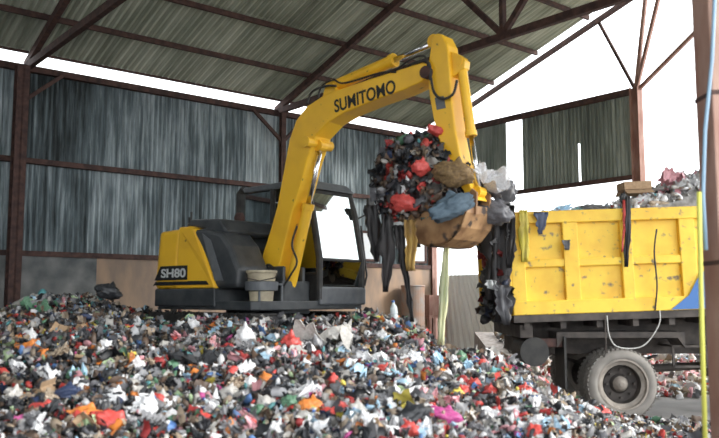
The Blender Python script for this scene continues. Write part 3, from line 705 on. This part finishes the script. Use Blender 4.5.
S = F/9.
ribbon('hanging_rag', [at(371,205,8.9), at(374,235,8.9), at(377,262,8.9)], [.14,.16,.04], BLK, 'black strip hanging furthest left under the load', seedv=1)
ribbon('hanging_rag', [at(386,215,8.7), at(388,250,8.7), at(385,292,8.7)], [.10,.2,.05], BLK, 'broad black rag hanging under the left of the load', seedv=2)
ribbon('hanging_rag', [at(399,225,8.7), at(403,260,8.7), at(408,290,8.7), at(412,322,8.7)], [.12,.09,.06,.04], BLK, 'longest thin black strip hanging down to the heap', seedv=3)
ribbon('hanging_rag', [at(410,220,8.6), at(411,245,8.6), at(410,271,8.6)], [.14,.13,.08], OCH, 'ochre cloth hanging from the bucket corner', seedv=4)
ribbon('plastic_film', [at(400,222,8.8), at(392,236,8.8), at(394,248,8.8)], [.2,.14,.04], GRC, 'grey film drooping between black strips under the load', seedv=5)
ribbon('plastic_film', [at(446,248,8.9), at(444,290,8.9), at(441,345,8.9)], [.06,.10,.06], PYC, 'long pale yellow film hanging beneath the bucket', seedv=6)

# ------------------------------------------------------------ dump truck
TX, TY = 2.12, 10.80
tr = thing('dump_truck', 'yellow tipper lorry loaded with garbage at the right of the shed', 'truck', (TX, TY, 0))
TILT = R(1.9); BL = 4.4; BW = 2.3; Z0, Z1 = 1.43, 2.83
def tl(mb_):
    ct, st = math.cos(TILT), math.sin(TILT)
    mb_.v = [(x*ct-(z-Z0)*st, y, Z0+x*st+(z-Z0)*ct) for x, y, z in mb_.v]; return mb_
def sidewall(yo, yi, s):
    mb_ = MB(); mb_.span((0, min(yo, yi)+.0, Z0), (BL, max(yo, yi), Z1)); p = tl(mb_).build('side_panel', YELT, tr)
    o_ = yo-s*.075
    for a_, b_ in ((0,.2),(.74,.95),(1.54,1.70),(2.36,2.58),(3.2,3.4),(4.15,4.4)):
        m_ = MB(); m_.span((a_, o_, Z0), (b_, yo+s*.01, Z1)); tl(m_).build('post', YELT, p, bevel=.012)
    for a_, b_, n2 in ((Z1-.14, Z1+.03, 'top_rail'), (Z0, Z0+.19, 'bottom_rail'), (2.08, 2.19, 'middle_rail')):
        m_ = MB(); e = .015 if n2 != 'middle_rail' else -.012; m_.span((0, o_-s*e, a_), (BL, yo+s*.01, b_)); tl(m_).build(n2, YELT, p, bevel=.012)
    return p
sp = sidewall(.08, .12, 1); sidewall(BW-.08, BW-.12, -1)
m_ = MB(); m_.prism([(2.16,Z0+.01),(2.70,Z0+.01),(2.72,Z0+.55),(2.60,Z0+.5),(2.42,Z0+.2)], -.023, -.026); tl(m_).build('blue_marking', BLUE, sp)
m_ = MB(); m_.span((0,0,Z0-.1),(BL,BW,Z0)); tl(m_).build('bed_floor', CHAS, tr)
m_ = MB(); m_.span((-.06,.0,Z0),(0,BW,Z1-.05)); m_.span((-.12,.0,Z1-.15),(0,BW,Z1)); m_.span((-.12,.0,Z0),(0,BW,Z0+.15))
for y in (.0, .7, 1.45, BW-.12): m_.span((-.11,y,Z0),(-.04,y+.12,Z1-.05))
tl(m_).build('tailgate', YELT, tr, bevel=.01)
m_ = MB(); m_.span((BL-.06,.1,Z0),(BL,BW-.1,Z1+.2)); tl(m_).build('headboard', YELT, tr)
m_ = MB()
for k_ in range(9): m_.span((.15+k_*.5,.05,Z0-.2),(.23+k_*.5,BW-.05,Z0-.1))
for y in (.72, 1.45): m_.span((.1,y,Z0-.33),(BL,y+.1,Z0-.1))
tl(m_).build('subframe', CHAS, tr)
for y in (.74, 1.46):
    m_ = MB(); m_.span((.25,y,.86),(6.3,y+.09,1.10)); m_.build('chassis_rail', CHAS, tr)
for a_, b_ in (((.22,.35,.86),(.34,1.95,1.08)), ((2.9,.8,.9),(3.0,1.5,1.08)), ((.1,.1,1.12),(.28,2.2,1.3))): m_ = MB(); m_.span(a_, b_); m_.build('cross_member', CHAS, tr, bevel=.01)
for y in (.7, 1.6): m_ = MB(); m_.span((.35,y,1.0),(BL-.1,y+.03,1.36)); m_.build('frame_plate', CHAS, tr)
m_ = MB(); m_.tube([(1.5,.3,.5),(1.5,.95,.5),(1.5,1.0,.5),(1.5,1.3,.5),(1.5,1.35,.5),(1.5,2.0,.5)], [.1,.1,.24,.24,.1,.1], 16); m_.build('rear_axle', CHAS, tr)
for y in (.72, 1.5):
    m_ = MB()
    for k_ in range(6):
        L = .72-k_*.1; m_.prism([(1.5-L,.72+k_*-.03+.1),(1.5,.62-k_*.03),(1.5+L,.72-k_*.03+.1),(1.5+L,.745-k_*.03+.1),(1.5,.645-k_*.03),(1.5-L,.745-k_*.03+.1)], y-.02, y+.08)
    m_.build('leaf_spring', CHAS, tr)
m_ = MB(); m_.tube([(2.0,1.15,.6),(5,1.15,.75)], .06, 12); m_.build('drive_shaft', CHAS, tr)
m_ = MB(); m_.tube([(.3,.1,.93),(.3,.75,.93)], .2, 24); m_.build('air_tank', BLACK, tr)
m_ = MB(); m_.box((.45,.18,1.05),(.5,.05,.12)); m_.box((.28,.16,.92),(.14,.06,.2)); m_.build('rear_light_bar', RUST, tr, bevel=.01)
m_ = MB(); m_.box((.72,.35,.78),(.03,.52,.72)); m_.build('mudflap', BLACK, tr)
m_ = MB(); m_.prism([(.62,1.2),(2.4,1.2),(2.4,.98),(2.3,1.12),(.72,1.12),(.62,.98)], .14, .62); m_.build('mudguard', CHAS, tr)
m_ = MB()
for a_, b_ in (((2.25,.2,1.0),(4.2,.2,1.0)), ((2.25,.2,.72),(4.2,.2,.72)), ((2.25,.2,.72),(2.25,.2,1.0)), ((2.72,.2,.72),(2.72,.2,1.0)), ((3.3,.2,.72),(3.3,.2,1.0)), ((2.25,.2,1.0),(2.25,.75,1.0)), ((4.2,.2,.72),(4.2,.2,1.0)), ((4.2,.2,1.0),(4.2,.75,1.0))): m_.beam(a_, b_, .03, .03)
m_.build('side_guard', CHAS, tr)
m_ = MB(); m_.span((2.85,.25,.55),(3.7,.7,1.0)); m_.build('fuel_box', CHAS, tr, bevel=.04)
def wheel(x, y, r, parent, nm='wheel', out=-1, rimc=HUB):
    """dual-road wheel: tyre with shoulder lugs, dished rim, hub, nuts; face towards out"""
    e = bpy.data.objects.new(nm, None); 
    w_ = .25; pr = [(.355,0),(.37,-.015),(.42,-.022),(.465,-.005),(.49,.02),(.5,.05),(.5,.2),(.49,.23),(.465,.255),(.42,.272),(.37,.265),(.355,.25)]
    mm = MB(); mm.lathe([(a_*r/.5, (b_ if out < 0 else .25-b_)) for a_, b_ in pr], 64, 'y', (x, y, r)); t_ = mm.build('tyre', TYRE, parent, smooth=True)
    lg = MB()
    for k_ in range(48):
        a_ = 2*math.pi*k_/48
        for yy2 in (.04, .21):
            rot = Matrix.Rotation(-a_, 3, 'Y'); c_ = rot @ Vector((r*.995, 0, 0)); lg.box((x+c_.x, y+yy2, r+c_.z), (.016, .07, .035), rot)
        rot = Matrix.Rotation(-a_-.065, 3, 'Y'); c_ = rot @ Vector((r*.998, 0, 0)); lg.box((x+c_.x, y+.125, r+c_.z), (.02, .05, .04), rot)
    lg.build('tread', TYRE, t_)
    s = 1 if out < 0 else -1; y_ = y if out < 0 else y+.25
    rm = MB(); rm.lathe([(.35, y_+s*.01), (.35, y_-s*.012), (.325, y_-s*.012), (.315, y_+s*.03), (.265, y_+s*.05), (.255, y_+s*.17), (.13, y_+s*.18), (.10, y_+s*.1), (.065, y_+s*.05), (.03, y_+s*.03), (0, y_+s*.03)], 40, 'y', (x, 0, r)); rp = rm.build('rim', rimc, t_, smooth=False)
    nb = MB()
    for k_ in range(8): a_ = 2*math.pi*k_/8; nb.tube([(x+.19*math.cos(a_), y_+s*.09, r+.19*math.sin(a_)), (x+.19*math.cos(a_), y_+s*.14, r+.19*math.sin(a_))], .018, 6)
    nb.build('wheel_nuts', CHAS, rp)
    dk = MB(); dk.lathe([(.256, y_+s*.045), (.25, y_+s*.165), (.135, y_+s*.172), (.108, y_+s*.11)], 40, 'y', (x, 0, r)); dk.build('rim_dish', CHAS, rp)
    for k_ in range(0): pass
for y, o_ in ((.08,-1),(.36,1),(1.68,-1),(1.97,1)): wheel(1.5, y, .485, tr, out=o_)
for y, o_ in ((.12,-1),(1.93,1)): wheel(5.55, y, .485, tr, out=o_)
# lorry cab, mostly beyond the picture edge
m_ = MB(); m_.prism([(4.75,.75),(6.75,.75),(6.8,1.5),(6.65,2.55),(6.3,2.75),(4.75,2.75)], .1, 2.2); m_.build('truck_cab', YELT, tr, bevel=.08)
m_ = MB(); m_.prism([(5.2,1.7),(6.35,1.7),(6.3,2.45),(5.2,2.5)], .09, .095); m_.build('door_window', GLASS, tr)
# drooping cable and rear straps
hose([(1.28,.0,1.43),(1.3,-.02,1.15),(1.42,-.03,1.0),(1.75,-.03,1.02),(1.98,-.02,1.3),(2.0,-.02,1.5)], .009).build('hanging_cable', flat('pale_cable', (.5,.5,.48), .6), tr, smooth=True)
hose([(1.24,-.04,1.45),(1.24,-.04,1.0),(1.25,.1,.85)], .008).build('hanging_cable', CHAS, tr, smooth=True)
hose([(2.0,-.03,2.62),(1.95,-.04,2.3),(1.97,-.04,1.85),(1.93,-.04,1.5)], .012).build('hanging_cable', BLACK, tr, smooth=True)

# load on the lorry
n_ = 2600
lxs = rng.uniform(.02, 4.3, n_); lys = rng.uniform(.12, 2.15, n_)
def LH(x, y): return Z1-.02+x*math.sin(TILT)+np.interp(x, [0,.4,1.3,1.7,2.0,2.3,2.7,3.4,4.3], [-.12,-.02,.06,.16,.28,.34,.62,.75,.5])*(np.clip(1-((y-1.15)/1.15)**2, 0, 1)**.5*.8+.15)
lz = LH(lxs, lys)+rng.uniform(-.08,.02, n_)
ks, p_ = MIX_W
litter('lorry_garbage', np.stack([TX+lxs, TY+lys, lz], 1), rng.uniform(.035, .085, n_), np.array([PAL[ks[rng.choice(len(ks), p=p_)]] for _ in range(n_)]), 'pale plastic garbage heaped in the yellow lorry bed', 'garbage', fade=1.0)
P = []; Fc = []
for i in range(30):
    for j in range(16):
        x = 4.3*i/29; y = .12+2.05*j/15; P.append((TX+x, TY+y, float(LH(x, y))-.06))
for i in range(29):
    for j in range(15): a_ = i*16+j; Fc.append((a_, a_+16, a_+17, a_+1))
b0 = len(P)
P += [(TX, TY+.12, 1.6), (TX+4.3, TY+.12, 1.75), (TX+4.3, TY+2.17, 1.75), (TX, TY+2.17, 1.6)]
Fc += [(b0, b0+1, b0+2, b0+3), tuple([b0, b0+1]+[i*16 for i in range(29, -1, -1)]), tuple([b0+3, b0+2]+[i*16+15 for i in range(29, -1, -1)])]
mb = MB(); mb.add(P, Fc); tag(mb.build('packed_garbage', mat('pale_litter_base', (.4,.39,.38), .9, c2=(.2,.19,.18), scale=12), smooth=True), 'packed garbage under the loose pale layer in the lorry bed', 'garbage', kind='stuff')
def on_truck(kd, c, px, py, dy, spx, sq, lb, cat='bag', rot=None):
    p = at(px, py, TY+dy); return piece(kd, c, p.x, p.y, p.z, spx*p.y/F, lb, cat, sq=sq, rot=rot or (rng.normal(0,.2), rng.normal(0,.2), rng.normal(0,.3)))
on_truck('box', None, 634, 187, .45, 14, (1,1,.8), 'tan cardboard box on top of the lorry load', 'box', (R(180), R(-3), R(4)))
on_truck('bag','tan', 661, 206, .25, 11, (1.5,.9,.6), 'tan sack lying over the lorry side rail')
on_truck('bag','black', 624, 199, .2, 5, (1,.9,1.5), 'black bag on the lorry rail above the hanging strap')
on_truck('bag','white', 640, 203, .3, 9, (1.4,.9,.9), 'white bag beside the black one on the lorry rail')
on_truck('bag','white', 684, 188, .5, 10, (1.2,.9,.9), 'white bag high on the right of the lorry load')
on_truck('wrap','pink', 672, 178, .6, 9, (1.2,.9,.9), 'pink torn sheet high on the lorry load', 'plastic sheet')
on_truck('wrap','lblue', 559, 210, .3, 9, (1.6,.9,.6), 'pale blue sheet on the left of the lorry load', 'plastic sheet')
on_truck('wrap','grey', 590, 208, .3, 9, (1.6,.9,.7), 'grey sheet in the middle of the lorry load', 'plastic sheet')
on_truck('bag','teal', 577, 211, .3, 5, (1.5,.9,.7), 'small teal bag on the lorry load')
Yt = TY-.06
ribbon('hanging_strap', [at(628,196,Yt), at(628,225,Yt), at(626,267,Yt)], [.06,.09,.06], BLK, 'black strap hanging over the middle of the lorry side', seedv=8, depth_wave=.012)
ribbon('hanging_strap', [at(624,200,Yt-.02), at(624,225,Yt-.02), at(622,252,Yt-.02)], [.03,.03,.02], bag_mat('red'), 'thin red strip beside the black strap on the lorry side', seedv=9, depth_wave=.01)
ribbon('hanging_rag', [at(541,212,Yt), at(541,226,Yt), at(540,234,Yt)], [.2,.12,.05], bag_mat('navy'), 'dark blue rag draped over the left of the lorry rail', seedv=10, depth_wave=.015)
ribbon('hanging_rag', [at(566,240,Yt), at(567,250,Yt)], [.12,.06], bag_mat('dgrey'), 'small grey scrap caught on the lorry side post', seedv=11, depth_wave=.015)
ribbon('hanging_rag', [at(523,210,Yt-.02), at(524,235,Yt-.02), at(525,262,Yt-.02)], [.12,.14,.1], YCL, 'yellow film hanging over the rear corner of the lorry', seedv=12, depth_wave=.015)
# dark rags behind the tailgate
Yr = TY+.1
for pts, ws, lb, m2, sd_ in (
  ([(499,203),(499,250),(497,300)], [.34,.38,.34], 'widest black sheet hanging behind the lorry tailgate', BLK, 13),
  ([(501,225),(501,270),(504,322)], [.26,.3,.2], 'long black sheet hanging down past the lorry floor', BLK, 14),
  ([(511,205),(510,240),(509,268)], [.12,.14,.06], 'narrow black strip over the lorry rear corner', BLK, 15),
  ([(490,280),(492,288),(500,291)], [.12,.16,.08], 'white scrap caught in the black sheets behind the lorry', GRC, 16),
  ([(500,285),(503,305),(507,325)], [.2,.2,.08], 'lowest dark grey sheet trailing behind the lorry', bag_mat('dgrey'), 17)):
    ribbon('hanging_sheet', [at(a_, b_, Yr-.3-.04*(sd_-13)) for a_, b_ in pts], ws, m2, lb, 'plastic sheet', seedv=sd_, depth_wave=.05)

n_ = 300
ks, p_ = MIX_D
litter('tangled_rags', np.stack([rng.uniform(1.79, 2.04, n_), rng.uniform(10.55, 11.6, n_), 1.35+1.45*rng.random(n_)**.8], 1), rng.uniform(.04, .10, n_), np.array([PAL[ks[rng.choice(len(ks), p=p_)]] for _ in range(n_)])*.6, 'tangled dark rags hanging behind the lorry tailgate', 'rags', tilt=1.6, squash=1.3)
# ------------------------------------------------------------ far corner things
mb = MB(); c = corrugated('v', .3, 2.75, [.3, 1.3, 2.28], off=UC+.05, pitch=.22, amp=.03)
for i, v in enumerate(c.v):
    f_ = (2.28-v[2])/2; c.v[i] = (v[0], -.3+(v[1]+.3)*(.62+.42*f_), v[2])
o = solid(c.build('corrugated_fence', FENCE)); o.location = BO; o.rotation_euler = (0,0,BR)
tag(o, 'pale corrugated metal fence standing across the far opening', 'fence')
t = thing('metal_drum', 'grey rusted drum against the tan wall behind the heap', 'drum', tuple(W(3.9, .55, .45)))
mb = MB(); mb.lathe([(0,0),(.3,0),(.31,.02),(.3,.04),(.3,.5),(.315,.52),(.3,.54),(.3,1.5),(.32,1.52),(.3,1.55),(.27,1.5),(0,1.5)], 28, 'z'); mb.build('body', mat('drum_paint', (.27,.26,.25), .7, c2=(.33,.2,.14), scale=4), t)
t = thing('wooden_stand', 'rough brown wooden stand below the rusty corner column', 'stand', tuple(W(4.62, .42, 0)), BR)
mb = MB(); mb.span((-.3,-.3,1.15),(.3,.3,1.22)); mb.build('top', RUSTL, t)
for sx in (-1,1):
    for sy in (-1,1): mb = MB(); mb.span((sx*.27-.04,sy*.27-.04,0),(sx*.27+.04,sy*.27+.04,1.15)); mb.build('leg', RUSTL, t)
mb = MB(); mb.span((-.18,-.18,1.22),(.18,.18,1.75)); mb.build('crate', RUSTL, t)
# white translucent panels in the back wall
for i, (ua, ub) in enumerate(((2.55, 3.15), (3.9, 4.85))):
    t = bpy.data.objects.new('window_%d' % (i+1), None); col.objects.link(t); t['kind'] = 'structure'; t.location = BO; t.rotation_euler = (0,0,BR)
    mb = MB(); mb.span((ua,-.07,2.62),(ub,-.03,3.35)); mb.build('window_pane', flat('milky_panel', (.8,.84,.86), .4), t)
    mb = MB()
    for a_, b_ in (((ua,-.1,2.6),(ub,-.03,2.66)), ((ua,-.1,3.32),(ub,-.03,3.38)), ((ua,-.1,2.6),(ua+.05,-.03,3.38)), ((ub-.05,-.1,2.6),(ub,-.03,3.38))): mb.span(a_, b_)
    mb.build('window_frame', RUST, t)

# pale litter outside beyond the lorry
n_ = 2600
px_ = rng.uniform(3.2, 11, n_); py_ = rng.uniform(13.2, 19, n_)
hh = np.clip((py_-13.6)*.16, 0, .8)
ks, p_ = palette(dict(white=30, offwhite=20, grey=14, pink=12, red=5, tan=8, dgrey=7, lblue=4))
litter('outdoor_garbage', np.stack([px_, py_, hh+rng.uniform(-.02,.05,n_)], 1), rng.uniform(.05, .13, n_), np.array([PAL[ks[rng.choice(len(ks), p=p_)]] for _ in range(n_)]), 'sunlit pale litter on the ground beyond the lorry', 'garbage', fade=.95)
mb = MB(); mb.add([(2.8,13.4,-.02),(12,13.4,-.02),(12,19.2,.85),(2.8,19.2,.85),(2.8,19.4,-.02),(12,19.4,-.02)], [(0,1,2,3),(3,2,5,4),(0,3,4),(1,5,2)]); tag(mb.build('litter_bank', mat('pale_bank', (.4,.36,.34), .95, c2=(.25,.22,.2), scale=10)), 'low bank of compacted pale litter beyond the lorry', 'garbage', kind='stuff')
